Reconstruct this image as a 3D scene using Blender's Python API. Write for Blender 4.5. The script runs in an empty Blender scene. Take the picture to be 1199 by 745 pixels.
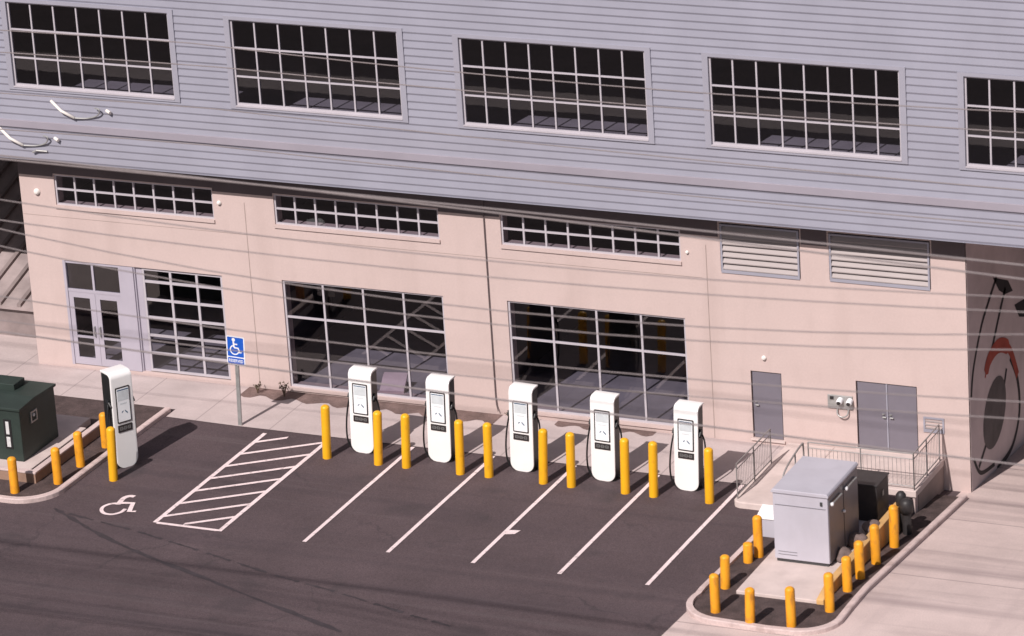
import bpy, bmesh, math, random
from mathutils import Vector, Matrix
random.seed(7)
S = bpy.context.scene
COL = S.collection
R = math.radians

# ------------------------------------------------------------------ materials
def mat(name, col, rough=.7, var=.12, scale=3.0, bump=0.0, bscale=60.0, metal=0.0, spec=.4, fine=0.0, fscale=120.0, stretch=None, col2=None):
    m = bpy.data.materials.new(name); m.use_nodes = True
    nt = m.node_tree; N = nt.nodes; L = nt.links
    b = N['Principled BSDF']
    b.inputs['Roughness'].default_value = rough
    b.inputs['Metallic'].default_value = metal
    b.inputs['Specular IOR Level'].default_value = spec
    tc = N.new('ShaderNodeNewGeometry')
    mp = N.new('ShaderNodeMapping')
    if stretch: mp.inputs['Scale'].default_value = stretch
    L.new(tc.outputs['Position'], mp.inputs['Vector'])
    n1 = N.new('ShaderNodeTexNoise'); n1.inputs['Scale'].default_value = scale; n1.inputs['Detail'].default_value = 6
    n1.inputs['Roughness'].default_value = .62
    L.new(mp.outputs['Vector'], n1.inputs['Vector'])
    ramp = N.new('ShaderNodeValToRGB')
    c2 = col2 or tuple(c*(1+var) for c in col)
    c1 = tuple(c*(1-var) for c in col)
    ramp.color_ramp.elements[0].position = .32; ramp.color_ramp.elements[1].position = .68
    ramp.color_ramp.elements[0].color = (*c1, 1); ramp.color_ramp.elements[1].color = (*c2, 1)
    L.new(n1.outputs['Fac'], ramp.inputs['Fac'])
    out = ramp.outputs['Color']
    if fine:
        n2 = N.new('ShaderNodeTexNoise'); n2.inputs['Scale'].default_value = fscale; n2.inputs['Detail'].default_value = 3
        L.new(tc.outputs['Position'], n2.inputs['Vector'])
        mr = N.new('ShaderNodeMapRange'); mr.inputs['From Min'].default_value = .3; mr.inputs['From Max'].default_value = .7
        mr.inputs['To Min'].default_value = 1-fine; mr.inputs['To Max'].default_value = 1+fine
        L.new(n2.outputs['Fac'], mr.inputs['Value'])
        vm = N.new('ShaderNodeVectorMath'); vm.operation = 'SCALE'
        L.new(out, vm.inputs[0]); L.new(mr.outputs['Result'], vm.inputs['Scale'])
        out = vm.outputs['Vector']
    L.new(out, b.inputs['Base Color'])
    if bump:
        n3 = N.new('ShaderNodeTexNoise'); n3.inputs['Scale'].default_value = bscale; n3.inputs['Detail'].default_value = 4
        L.new(tc.outputs['Position'], n3.inputs['Vector'])
        bp = N.new('ShaderNodeBump'); bp.inputs['Strength'].default_value = bump; bp.inputs['Distance'].default_value = .02
        L.new(n3.outputs['Fac'], bp.inputs['Height']); L.new(bp.outputs['Normal'], b.inputs['Normal'])
    m['out_socket'] = 0
    return m

def base_socket(m):
    b = m.node_tree.nodes['Principled BSDF']
    return b.inputs['Base Color'].links[0].from_socket, b

def mul_layer(m, fac_socket, col):
    """mix the base colour towards col by fac"""
    nt = m.node_tree
    src, b = base_socket(m)
    mx = nt.nodes.new('ShaderNodeMix'); mx.data_type = 'RGBA'
    nt.links.new(fac_socket, mx.inputs['Factor'])
    nt.links.new(src, mx.inputs['A']); mx.inputs['B'].default_value = (*col, 1)
    nt.links.new(mx.outputs['Result'], b.inputs['Base Color'])

def noise_fac(m, scale, lo, hi, stretch=(1,1,1), rot=(0,0,0), detail=4, top=1.0):
    nt = m.node_tree; N = nt.nodes; L = nt.links
    g = N.new('ShaderNodeNewGeometry'); mp = N.new('ShaderNodeMapping')
    mp.inputs['Scale'].default_value = stretch; mp.inputs['Rotation'].default_value = rot
    L.new(g.outputs['Position'], mp.inputs['Vector'])
    n = N.new('ShaderNodeTexNoise'); n.inputs['Scale'].default_value = scale; n.inputs['Detail'].default_value = detail
    L.new(mp.outputs['Vector'], n.inputs['Vector'])
    mr = N.new('ShaderNodeMapRange'); mr.inputs['From Min'].default_value = lo; mr.inputs['From Max'].default_value = hi
    mr.inputs['To Max'].default_value = top
    L.new(n.outputs['Fac'], mr.inputs['Value'])
    return mr.outputs['Result']

def joint_fac(m, axis, period, width, offset=0.0, strength=.6):
    nt = m.node_tree; N = nt.nodes; L = nt.links
    g = N.new('ShaderNodeNewGeometry'); sp = N.new('ShaderNodeSeparateXYZ'); L.new(g.outputs['Position'], sp.inputs[0])
    a = N.new('ShaderNodeMath'); a.operation = 'ADD'; a.inputs[1].default_value = offset + 1000*period
    L.new(sp.outputs[axis], a.inputs[0])
    md = N.new('ShaderNodeMath'); md.operation = 'MODULO'; md.inputs[1].default_value = period; L.new(a.outputs[0], md.inputs[0])
    lt = N.new('ShaderNodeMath'); lt.operation = 'LESS_THAN'; lt.inputs[1].default_value = width; L.new(md.outputs[0], lt.inputs[0])
    mm = N.new('ShaderNodeMath'); mm.operation = 'MULTIPLY'; mm.inputs[1].default_value = strength; L.new(lt.outputs[0], mm.inputs[0])
    return mm.outputs[0]

M = {}
M['asphalt'] = mat('asphalt', (.086,.061,.066), .88, .13, .35, .5, 60, fine=.32, fscale=34)
mul_layer(M['asphalt'], noise_fac(M['asphalt'], .5, .52, .72, (.16,1.5,1), (0,0,0), 5, .4), (.046,.034,.042))
mul_layer(M['asphalt'], noise_fac(M['asphalt'], .9, .60, .78, (.05,2.6,1), (0,0,R(1)), 5, .35), (.115,.095,.098))
mul_layer(M['asphalt'], noise_fac(M['asphalt'], 3.5, .68, .8, (1,1,1), (0,0,0), 3, .35), (.03,.026,.03))
def crack_fac(m, scale, width, top):
    nt = m.node_tree; N = nt.nodes; L = nt.links
    g = N.new('ShaderNodeNewGeometry'); n = N.new('ShaderNodeTexNoise'); n.inputs['Scale'].default_value = 1.3; n.inputs['Detail'].default_value = 6
    L.new(g.outputs['Position'], n.inputs['Vector'])
    ad = N.new('ShaderNodeVectorMath'); ad.operation = 'MULTIPLY_ADD'; ad.inputs[1].default_value = (1.2,1.2,0)
    L.new(n.outputs['Color'], ad.inputs[0]); L.new(g.outputs['Position'], ad.inputs[2])
    v = N.new('ShaderNodeTexVoronoi'); v.feature = 'DISTANCE_TO_EDGE'; v.inputs['Scale'].default_value = scale
    L.new(ad.outputs[0], v.inputs['Vector'])
    mr = N.new('ShaderNodeMapRange'); mr.inputs['From Min'].default_value = width; mr.inputs['From Max'].default_value = width*.3; mr.inputs['To Max'].default_value = top
    L.new(v.outputs['Distance'], mr.inputs['Value'])
    k = noise_fac(m, .22, .5, .6)
    mm = N.new('ShaderNodeMath'); mm.operation = 'MULTIPLY'; L.new(mr.outputs[0], mm.inputs[0]); L.new(k, mm.inputs[1])
    return mm.outputs[0]
mul_layer(M['asphalt'], crack_fac(M['asphalt'], .22, .010, .4), (.028,.024,.028))
mul_layer(M['asphalt'], noise_fac(M['asphalt'], .55, .60, .70, (1,1,1), (0,0,0), 5, .45), (.042,.034,.038))
mul_layer(M['asphalt'], noise_fac(M['asphalt'], 1.6, .56, .8, (.03,1.5,1), (0,0,R(-22)), 3, .40), (.038,.030,.036))
mul_layer(M['asphalt'], noise_fac(M['asphalt'], 2.4, .62, .8, (.04,1.3,1), (0,0,R(3)), 4, .38), (.135,.108,.112))
M['dark_line'] = mat('asphalt_line', (.046,.036,.041), .75, .25, 4)
M['paint'] = mat('road_paint', (.80,.66,.66), .7, .06, 2, fine=.10, fscale=40)
mul_layer(M['paint'], noise_fac(M['paint'], 7, .56, .76, detail=8, top=.75), (.25,.2,.2))
M['walk'] = mat('sidewalk_concrete', (.50,.42,.41), .9, .08, .9, .15, 70, fine=.06, fscale=30)
mul_layer(M['walk'], noise_fac(M['walk'], .5, .5, .75, (.5,1.6,1), top=.4), (.33,.27,.27))
mul_layer(M['walk'], joint_fac(M['walk'], 'X', 2.4, .035, .35, .5), (.2,.16,.16))
M['drive'] = mat('driveway_concrete', (.56,.45,.425), .9, .10, .6, .15, 60, fine=.07, fscale=25)
mul_layer(M['drive'], noise_fac(M['drive'], .8, .5, .72, (.10,1.7,1), (0,0,R(-4)), 5, .65), (.27,.21,.21))
mul_layer(M['drive'], noise_fac(M['drive'], .7, .55, .75, (1.6,.15,1), (0,0,R(-18)), 4, .35), (.28,.22,.22))
mul_layer(M['drive'], joint_fac(M['drive'], 'Y', 4.6, .045, 2.3, .55), (.16,.12,.12))
M['kerb'] = mat('kerb_concrete', (.58,.46,.44), .85, .1, 2, .2, 50, fine=.08, fscale=20)
mul_layer(M['kerb'], noise_fac(M['kerb'], 2.2, .55, .7, top=.5), (.3,.22,.2))
M['pad'] = mat('pad_concrete', (.60,.50,.47), .85, .08, 1.5, .15, 50)
mul_layer(M['pad'], noise_fac(M['pad'], 1.2, .52, .75, top=.4), (.36,.29,.27))
M['wall'] = mat('wall_render', (.55,.438,.412), .85, .035, .5, .12, 45, fine=.03, fscale=18)
mul_layer(M['wall'], noise_fac(M['wall'], .8, .52, .8, (1.3,1,.14), top=.42), (.42,.325,.30))
mul_layer(M['wall'], noise_fac(M['wall'], .7, .54, .8, (.12,1,1.8), top=.22), (.46,.36,.34))
mul_layer(M['wall'], noise_fac(M['wall'], 2.2, .55, .75, (1,1,.6), detail=8, top=.18), (.40,.31,.285))
M['eave_shade'] = mat('eave_shade_paint', (.105,.082,.088), .7, .1, 1)  # dark colour standing for the shade under the eaves
M['dirtywall'] = mat('stained_concrete', (.33,.26,.235), .9, .15, 1.2, .2, 40)
M['ochre'] = mat('ochre_concrete', (.56,.34,.14), .85, .2, 1.5, .2, 40)  # mottled ochre colour of the whole retaining wall
M['brownwall'] = mat('brown_concrete', (.30,.19,.14), .9, .2, 2, .2, 40)  # mottled brown colour of the left low wall
M['mural'] = mat('mural_wall_grey', (.56,.465,.465), .85, .14, .6, .1, 40)
M['mural_dark'] = mat('mural_black_and_shadow', (.028,.022,.024), .7, .2, 2)
M['mural_mid'] = mat('mural_grey_paint', (.10,.085,.085), .7, .2, 2)
M['mural_red'] = mat('mural_red_paint', (.33,.06,.04), .7, .2, 2)
M['siding'] = mat('metal_siding', (.305,.305,.365), .5, .05, .7, 0, 40, spec=.35)
mul_layer(M['siding'], noise_fac(M['siding'], .6, .5, .75, (.12,1,1.2), top=.3), (.29,.275,.315))
mul_layer(M['siding'], noise_fac(M['siding'], .5, .55, .75, (1.5,1,.15), top=.2), (.25,.245,.29))
M['band'] = mat('pinkish_band', (.315,.29,.335), .5, .06, .6)
M['trim'] = mat('window_trim', (.325,.32,.375), .5, .05, 1)
M['frame'] = mat('window_frame', (.47,.44,.475), .45, .05, 1)
M['lavframe'] = mat('entrance_frame', (.42,.39,.45), .4, .05, 1)
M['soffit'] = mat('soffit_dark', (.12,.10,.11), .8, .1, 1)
M['roof'] = mat('roof_grey', (.3,.29,.31), .8, .1, 1)
M['greydoor'] = mat('grey_door_paint', (.175,.16,.19), .5, .06, 1.2)
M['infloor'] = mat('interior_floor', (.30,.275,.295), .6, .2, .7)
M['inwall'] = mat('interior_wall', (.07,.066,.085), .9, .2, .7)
M['louver'] = mat('louver_metal', (.34,.295,.29), .5, .05, 1)
M['void'] = mat('vent_void', (.02,.018,.022), .9, .1, 1)
M['soil'] = mat('planter_mulch', (.075,.052,.05), .95, .35, 2.5, .8, 25, fine=.3, fscale=30)
M['bed'] = mat('bed_mulch', (.17,.115,.105), .95, .3, 2.0, .8, 25, fine=.25, fscale=30)
M['yellow'] = mat('bollard_yellow', (.83,.42,.012), .42, .05, 2, spec=.5)
mul_layer(M['yellow'], noise_fac(M['yellow'], 6, .58, .72, (1,1,.5), top=.45), (.42,.20,.03))
M['orange'] = mat('bollard_orange', (.82,.35,.02), .5, .1, 2, spec=.4)
mul_layer(M['orange'], noise_fac(M['orange'], 6, .54, .70, (1,1,.5), top=.6), (.34,.15,.04))
M['white'] = mat('charger_white', (.86,.85,.84), .3, .02, 2, spec=.5)
M['black'] = mat('charger_black', (.018,.018,.019), .4, .15, 3, spec=.5)
M['rubber'] = mat('cable_rubber', (.012,.012,.013), .55, .1, 3)
M['bezel'] = mat('screen_bezel', (.035,.03,.03), .3, .1, 3)
M['screen'] = mat('screen_white', (.86,.88,.90), .2, .03, 3)
M['screengrey'] = mat('screen_grey_band', (.60,.64,.66), .25, .08, 6)
M['screenink'] = mat('screen_ink', (.07,.13,.20), .3, .1, 3)
M['buttonink'] = mat('button_print', (.20,.20,.20), .4, .1, 3)
M['blue'] = mat('sign_blue', (.014,.10,.50), .4, .05, 3)
M['signwhite'] = mat('sign_white', (.80,.80,.82), .4, .03, 3)
M['signback'] = mat('sign_aluminium', (.45,.45,.46), .4, .05, 3, metal=.6)
M['galv'] = mat('galvanised_steel', (.42,.42,.41), .45, .12, 6, metal=.5)
M['dkmetal'] = mat('dark_steel', (.05,.05,.052), .5, .15, 4)
M['rail'] = mat('railing_steel', (.30,.28,.275), .5, .12, 4, metal=.3)
M['cab'] = mat('cabinet_enamel', (.47,.455,.51), .4, .05, 1.1, spec=.45)
mul_layer(M['cab'], noise_fac(M['cab'], 1.5, .52, .78, (1.2,1.2,.25), top=.35), (.36,.34,.38))
M['cabshade_seam'] = mat('cabinet_shade_and_seams', (.14,.132,.15), .35, .12, 1.0, spec=.5)  # darker enamel: shade of the sunless side put into the colour; also seam lines
M['green'] = mat('transformer_green', (.028,.042,.036), .5, .15, 1.5)
M['tag'] = mat('pale_tag', (.6,.6,.6), .6, .2, 12)
M['lump'] = mat('brown_lump', (.17,.125,.115), .9, .3, 4, .6, 12)
M['pipe'] = mat('standpipe_black', (.03,.027,.028), .5, .2, 5)
M['pipebrown'] = mat('conduit_brown', (.13,.10,.10), .5, .1, 3)
M['shed'] = mat('shed_roofing', (.34,.28,.275), .75, .3, .8)
M['shedwall'] = mat('shed_boarding', (.24,.195,.19), .8, .25, 1)
M['wire'] = mat('overhead_wire', (.24,.205,.205), .5, .1, 3)
M['pinkbox'] = mat('pale_pink_board', (.62,.48,.50), .7, .08, 3)
M['twig'] = mat('dry_twig', (.16,.11,.08), .9, .3, 5)
M['leaf'] = mat('shrub_leaf', (.14,.11,.075), .8, .4, 5)
M['lamp'] = mat('lamp_white', (.78,.74,.70), .35, .03, 4)

def glass_mat(name, tint, refl):
    m = bpy.data.materials.new(name); m.use_nodes = True
    nt = m.node_tree; N = nt.nodes; L = nt.links
    N.remove(N['Principled BSDF'])
    t = N.new('ShaderNodeBsdfTransparent'); t.inputs['Color'].default_value = (*tint, 1)
    g = N.new('ShaderNodeBsdfGlossy'); g.inputs['Roughness'].default_value = .012
    gn = N.new('ShaderNodeNewGeometry')
    n = N.new('ShaderNodeTexNoise'); n.inputs['Scale'].default_value = .9; n.inputs['Detail'].default_value = 2
    L.new(gn.outputs['Position'], n.inputs['Vector'])
    bp = N.new('ShaderNodeBump'); bp.inputs['Strength'].default_value = .012; bp.inputs['Distance'].default_value = .06
    L.new(n.outputs['Fac'], bp.inputs['Height']); L.new(bp.outputs['Normal'], g.inputs['Normal'])
    f = N.new('ShaderNodeLayerWeight'); f.inputs['Blend'].default_value = .5
    pw = N.new('ShaderNodeMath'); pw.operation = 'POWER'; pw.inputs[1].default_value = 3; L.new(f.outputs['Facing'], pw.inputs[0])
    a = N.new('ShaderNodeMath'); a.operation = 'MULTIPLY_ADD'; a.inputs[1].default_value = .6; a.inputs[2].default_value = refl
    L.new(pw.outputs[0], a.inputs[0])
    mx = N.new('ShaderNodeMixShader'); L.new(a.outputs[0], mx.inputs[0]); L.new(t.outputs[0], mx.inputs[1]); L.new(g.outputs[0], mx.inputs[2])
    L.new(mx.outputs[0], N['Material Output'].inputs['Surface'])
    return m
M['glass'] = glass_mat('window_glass', (.62,.62,.69), .09)

# ------------------------------------------------------------------ mesh helpers
class MB:
    def __init__(s): s.bm = bmesh.new()
    def face(s, pts):
        vs = [s.bm.verts.new(p) for p in pts]
        return s.bm.faces.new(vs)
    def box(s, x0, x1, y0, y1, z0, z1):
        v = [s.bm.verts.new(p) for p in ((x0,y0,z0),(x1,y0,z0),(x1,y1,z0),(x0,y1,z0),(x0,y0,z1),(x1,y0,z1),(x1,y1,z1),(x0,y1,z1))]
        for f in ((3,2,1,0),(4,5,6,7),(0,1,5,4),(1,2,6,5),(2,3,7,6),(3,0,4,7)): s.bm.faces.new([v[i] for i in f])
        return s
    def prism(s, poly, axis, a, b):
        """poly: 2D points, extruded along axis from a to b"""
        def p3(p, t):
            return {'x':(t,p[0],p[1]), 'y':(p[0],t,p[1]), 'z':(p[0],p[1],t)}[axis]
        A = [s.bm.verts.new(p3(p,a)) for p in poly]; B = [s.bm.verts.new(p3(p,b)) for p in poly]
        n = len(poly)
        s.bm.faces.new(A); s.bm.faces.new(B[::-1])
        for i in range(n): s.bm.faces.new((A[i],B[i],B[(i+1)%n],A[(i+1)%n]))
        return s
    def tube(s, pts, r, seg=8, caps=True):
        pts = [Vector(p) for p in pts]; rings = []
        rr = r if isinstance(r,(list,tuple)) else [r]*len(pts)
        up = None
        for i, p in enumerate(pts):
            t = (pts[min(i+1,len(pts)-1)]-pts[max(i-1,0)]).normalized()
            if up is None:
                up = Vector((0,0,1)) if abs(t.z) < .9 else Vector((1,0,0))
            a = t.cross(up)
            if a.length < 1e-4: a = t.cross(Vector((0,1,0)))
            a.normalize(); b = a.cross(t).normalized(); up = b
            rings.append([s.bm.verts.new(p + (a*math.cos(2*math.pi*k/seg)+b*math.sin(2*math.pi*k/seg))*rr[i]) for k in range(seg)])
        for i in range(len(rings)-1):
            for k in range(seg):
                s.bm.faces.new((rings[i][k],rings[i][(k+1)%seg],rings[i+1][(k+1)%seg],rings[i+1][k]))
        if caps: s.bm.faces.new(rings[0][::-1]); s.bm.faces.new(rings[-1])
        return s
    def lathe(s, prof, seg=20, c=(0,0,0)):
        rings = []
        for r, z in prof:
            rings.append([s.bm.verts.new((c[0]+r*math.cos(2*math.pi*k/seg), c[1]+r*math.sin(2*math.pi*k/seg), c[2]+z)) for k in range(seg)])
        for i in range(len(rings)-1):
            for k in range(seg): s.bm.faces.new((rings[i][k],rings[i][(k+1)%seg],rings[i+1][(k+1)%seg],rings[i+1][k]))
        s.bm.faces.new(rings[0][::-1]); s.bm.faces.new(rings[-1])
        return s
    def build(s, name, m, parent=None, loc=None, smooth=False, bevel=0, bseg=2, weld=False):
        if weld: bmesh.ops.remove_doubles(s.bm, verts=s.bm.verts, dist=1e-5)
        bmesh.ops.recalc_face_normals(s.bm, faces=s.bm.faces)
        me = bpy.data.meshes.new(name); s.bm.to_mesh(me); s.bm.free()
        me.materials.append(m)
        if smooth:
            for p in me.polygons: p.use_smooth = True
        o = bpy.data.objects.new(name, me); COL.objects.link(o)
        if parent: o.parent = parent
        if loc: o.location = loc
        if bevel:
            md = o.modifiers.new('bevel','BEVEL'); md.width = bevel; md.segments = bseg; md.limit_method = 'ANGLE'; md.angle_limit = R(35)
        return o

def tag(o, label=None, cat=None, group=None, kind=None):
    if label: o['label'] = label
    if cat: o['category'] = cat
    if group: o['group'] = group
    if kind: o['kind'] = kind
    return o
def thing(name, loc, label, cat, group=None, rz=0, ry=0):
    o = bpy.data.objects.new(name, None); COL.objects.link(o)
    o.location = loc; o.rotation_euler = (0, ry, rz); o.empty_display_size = .2
    return tag(o, label, cat, group)
def dup(root, loc, rz=None, ry=None, label=None):
    r = root.copy(); COL.objects.link(r); r.location = loc
    e = root.rotation_euler
    r.rotation_euler = (0, e.y if ry is None else ry, e.z if rz is None else rz)
    if label: r['label'] = label
    for ch in list(root.children):
        c = ch.copy(); COL.objects.link(c); c.parent = r
        for g in list(ch.children):
            d = g.copy(); COL.objects.link(d); d.parent = c
    return r
def smooth_path(pts, n=8):
    """Catmull-Rom through pts"""
    P = [Vector(p) for p in pts]; out = []
    for i in range(len(P)-1):
        a = P[max(i-1,0)]; b = P[i]; c = P[i+1]; d = P[min(i+2,len(P)-1)]
        for k in range(n):
            t = k/n
            out.append(.5*((2*b)+(c-a)*t+(2*a-5*b+4*c-d)*t*t+(3*b-a-3*c+d)*t**3))
    out.append(P[-1]); return out
def ribbon(mb, pts, w, conv):
    """flat stroke of width w along 2D pts; conv maps 2D to 3D"""
    P = [Vector((p[0],p[1])) for p in pts]; L = []; Rr = []
    for i, p in enumerate(P):
        t = (P[min(i+1,len(P)-1)]-P[max(i-1,0)]).normalized(); n = Vector((-t.y,t.x))
        ww = w[i] if isinstance(w,(list,tuple)) else w
        L.append(mb.bm.verts.new(conv(p+n*ww/2))); Rr.append(mb.bm.verts.new(conv(p-n*ww/2)))
    for i in range(len(P)-1): mb.bm.faces.new((L[i],L[i+1],Rr[i+1],Rr[i]))

G = -.12                                   # level of the parking lot
def zd(y): return G - .089*min(max(y+8.5,0),16.5)   # the driveway falls towards the back

# ------------------------------------------------------------------ ground
def grid_sheet(name, xs, ys, zf, m, label=None):
    b = MB(); V = [[b.bm.verts.new((x,y,zf(x,y))) for x in xs] for y in ys]
    for j in range(len(ys)-1):
        for i in range(len(xs)-1): b.bm.faces.new((V[j][i],V[j][i+1],V[j+1][i+1],V[j+1][i]))
    o = b.build(name, m); tag(o, label, None, None, 'structure'); return o
def zg(x, y): return zd(y) if x > 28.36 else G
ysl = [-900,-300,-120,-60,-30,-18,-12,-10,-8.5]+[-8.5+i*1.1 for i in range(1,16)]+[14,30,60,150,400,1500]
grid_sheet('ground', [-1200,-300,-100,-40,-20,-10,0,10,20,28.33,28.37,29.3,35,45,80,200,1200], ysl, lambda x,y: zg(x,y)-.01, M['asphalt'], 'dark purplish asphalt of the parking lot')
# driveway concrete, right of and in front of the island
tag(grid_sheet('driveway', [28.9,29.3,30,32,36,45], [-13.6,-12,-10,-8.5]+[-8.5+i*1.1 for i in range(1,20)], lambda x,y: zd(y)-.002, M['drive']), 'pale pinkish concrete driveway sloping past the right end of the building')
b = MB(); b.face([(25.15,-13.6,G-.002),(28.9,-13.6,G-.002),(28.9,-9.9,G-.002),(25.6,-9.9,G-.002),(25.28,-10.5,G-.002)])
tag(b.build('pavement', M['drive']), 'pale concrete apron in front of the right island', None, None, 'structure')
# sidewalk along the facade
b = MB(); b.face([(-14,-2.15,G+.004),(5.9,-2.15,G+.004),(5.9,-2.72,G+.004),(8.2,-2.80,G+.004),(23.95,-2.80,G+.004),(23.95,0.0,G+.004),(.13,0,G+.004),(.13,7,G+.004),(-14,7,G+.004)])
tag(b.build('sidewalk', M['walk']), 'pale concrete sidewalk along the foot of the facade', None, None, 'structure')
# mulch bed at the wall
b = MB(); n = 40; top = []; 
for i in range(n+1): top.append((7.2+ (15.3-7.2)*i/n, -.62-.14*math.sin(i*1.3)-.10*random.random(), G+.009))
b.face(top+[(15.3,-.003,G+.009),(7.2,-.003,G+.009)])
tag(b.build('planting_bed', M['bed']), 'brown mulch strip at the foot of the wall', None, None, 'structure')
b = MB(); top = []
for i in range(21): top.append((17.0+3.0*i/20, -.26-.1*math.sin(i*1.1)-.06*random.random(), G+.009))
b.face(top+[(20,-.003,G+.009),(17,-.003,G+.009)])
tag(b.build('planting_bed', M['bed']), 'narrow dirt strip under the right shop window', None, None, 'structure')

for y0, y1 in ((-20.5,-17.6),(-24.4,-24.0),(-29.5,-27.5)):  # unseen pale strips added out of frame to reflect in the upper windows
    b = MB(); b.face([(-60,y0,G-.003),(90,y0,G-.003),(90,y1,G-.003),(-60,y1,G-.003)])
    tag(b.build('pavement', M['walk']), None, None, None, 'structure')

# ------------------------------------------------------------------ painted markings
ZP = G+.006
conv = lambda p: (p[0],p[1],ZP)
for i in range(5):
    x = 13.82+i*2.4665
    b = MB(); ribbon(b, [(x,-9.65),(x-.01,-6),(x,-2.86)], .115, conv)
    if i == 2: b.face([(x+.02,-7.72,ZP+.002),(x+.30,-7.62,ZP+.002),(x+.36,-7.36,ZP+.002),(x+.12,-7.40,ZP+.002),(x,-7.45,ZP+.002)])
    tag(b.build('parking_line', M['paint']), None, None, None, 'structure')
b = MB()
ribbon(b, [(9.28,-9.62),(9.28,-3.08)], .13, conv); ribbon(b, [(11.27,-9.66),(11.27,-3.08)], .13, conv)
for y0, y1 in ((-9.68,-9.56),): b.face([(9.345,y0,ZP),(11.205,y0,ZP),(11.205,y1,ZP),(9.345,y1,ZP)])
for k in range(8):
    ya = -10.06+.905*k
    x0, x1 = 9.345, 11.205; sl = .735
    A = (x0, ya); Bp = (x1, ya+sl*(x1-x0))
    if ya < -9.50: A = (x0+(-9.50-ya)/sl, -9.50)
    if Bp[1] > -3.2: Bp = (x0+(-3.2-ya)/sl, -3.2)
    h = .075
    b.face([(A[0],A[1]-h,ZP),(Bp[0],Bp[1]-h,ZP),(Bp[0],Bp[1]+h,ZP),(A[0],A[1]+h,ZP)])
tag(b.build('hatched_aisle', M['paint']), 'white hatched access aisle painted on the asphalt', None, None, 'structure')
b = MB()
ribbon(b, smooth_path([(7.70,-8.74,0),(7.50,-8.80,0),(7.38,-9.02,0),(7.43,-9.26,0),(7.62,-9.45,0),(7.86,-9.46,0),(8.03,-9.27,0),(8.04,-9.02,0)]), .105, conv)
c2 = lambda p: (p[0],p[1],ZP+.003)
ribbon(b, smooth_path([(7.88,-8.20,0),(7.74,-8.20,0),(7.64,-8.34,0),(7.66,-8.60,0),(7.70,-8.82,0)],4), .15, c2)
ribbon(b, [(7.64,-8.72),(8.06,-8.62),(8.24,-9.16),(8.42,-9.10)], [.16,.15,.14,.11], lambda p:(p[0],p[1],ZP+.006))
tag(b.build('wheelchair_symbol', M['paint']), 'white wheelchair symbol painted on the asphalt', None, None, 'structure')
# dark uneven lines across the asphalt
def dark_line(pts, w):
    b = MB(); path = smooth_path([(p[0],p[1],0) for p in pts], 14 if len(pts) > 3 else 4)
    q = [(p.x+random.uniform(-.012,.012), p.y+random.uniform(-.012,.012)) for p in path]
    ribbon(b, q, [w*random.uniform(.35,1.2) for _ in q], lambda p:(p[0],p[1],G-.004))
    return tag(b.build('asphalt_line', M['dark_line']), None, None, None, 'structure')
LINE1 = [(6.1,-9.52),(9.04,-11.16),(12.57,-12.6),(17.3,-14.48)]
LINE2 = [(6.62,-9.72),(9.07,-10.26),(11.55,-11.01),(13.99,-11.79),(16.26,-12.35),(18.54,-13.04),(19.99,-13.41)]
dark_line(LINE1, .16)
for k in range(0, len(LINE2)-1):
    p, q = Vector(LINE2[k]), Vector(LINE2[k+1])
    for (u, v) in ((.02,.38),(.48,.9)): dark_line([p.lerp(q,u), p.lerp(q,(u+v)/2), p.lerp(q,v)], .12)

# ------------------------------------------------------------------ building
BLD = thing('commercial_building', (0,0,0), 'two-storey building with grey lap siding above a pale pink wall and rows of gridded windows', 'building')
X0, X1, ZE, ZT = .13, 29.18, 6.68, 14.3
UY = -.86
holes = [(1.30,6.53,4.99,5.93),(8.50,13.69,5.02,5.93),(15.60,21.00,5.04,5.95),
         (1.30,6.60,.0,3.28),(8.55,13.66,.04,3.33),(15.65,21.03,.10,3.38),
         (22.17,24.49,4.86,6.28),(25.32,28.20,4.90,6.28),(22.90,23.80,.04,2.03),(25.96,27.71,.07,2.05)]
def holed_wall(mb, xs0, xs1, z0, z1, y0, y1, holes):
    xs = sorted(set([xs0,xs1]+[h[0] for h in holes]+[h[1] for h in holes])); zs = sorted(set([z0,z1]+[h[2] for h in holes]+[h[3] for h in holes]))
    for i in range(len(xs)-1):
        for j in range(len(zs)-1):
            cx=(xs[i]+xs[i+1])/2; cz=(zs[j]+zs[j+1])/2
            if any(h[0]<cx<h[1] and h[2]<cz<h[3] for h in holes): continue
            for y in (y0,y1): mb.face([(xs[i],y,zs[j]),(xs[i+1],y,zs[j]),(xs[i+1],y,zs[j+1]),(xs[i],y,zs[j+1])])
    for a,b_,c,d in holes:
        mb.face([(a,y0,c),(a,y1,c),(a,y1,d),(a,y0,d)]); mb.face([(b_,y0,c),(b_,y1,c),(b_,y1,d),(b_,y0,d)])
        mb.face([(a,y0,c),(b_,y0,c),(b_,y1,c),(a,y1,c)]); mb.face([(a,y0,d),(b_,y0,d),(b_,y1,d),(a,y1,d)])
b = MB(); holed_wall(b, X0, X1, -1.8, ZE-.02, 0, .46, holes)
b.face([(X0,0,-1.8),(X0,22,-1.8),(X0,22,ZE-.02),(X0,0,ZE-.02)])
b.build('lower_wall', M['wall'], BLD, weld=True)
b = MB(); b.box(X1-.25, X1-.002, .29, 22, -1.9, ZE-.02); b.box(X1-.002, X1+.012, .06, 22, -1.9, ZE-.02)
side = b.build('side_wall', M['mural'], BLD)
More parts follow.
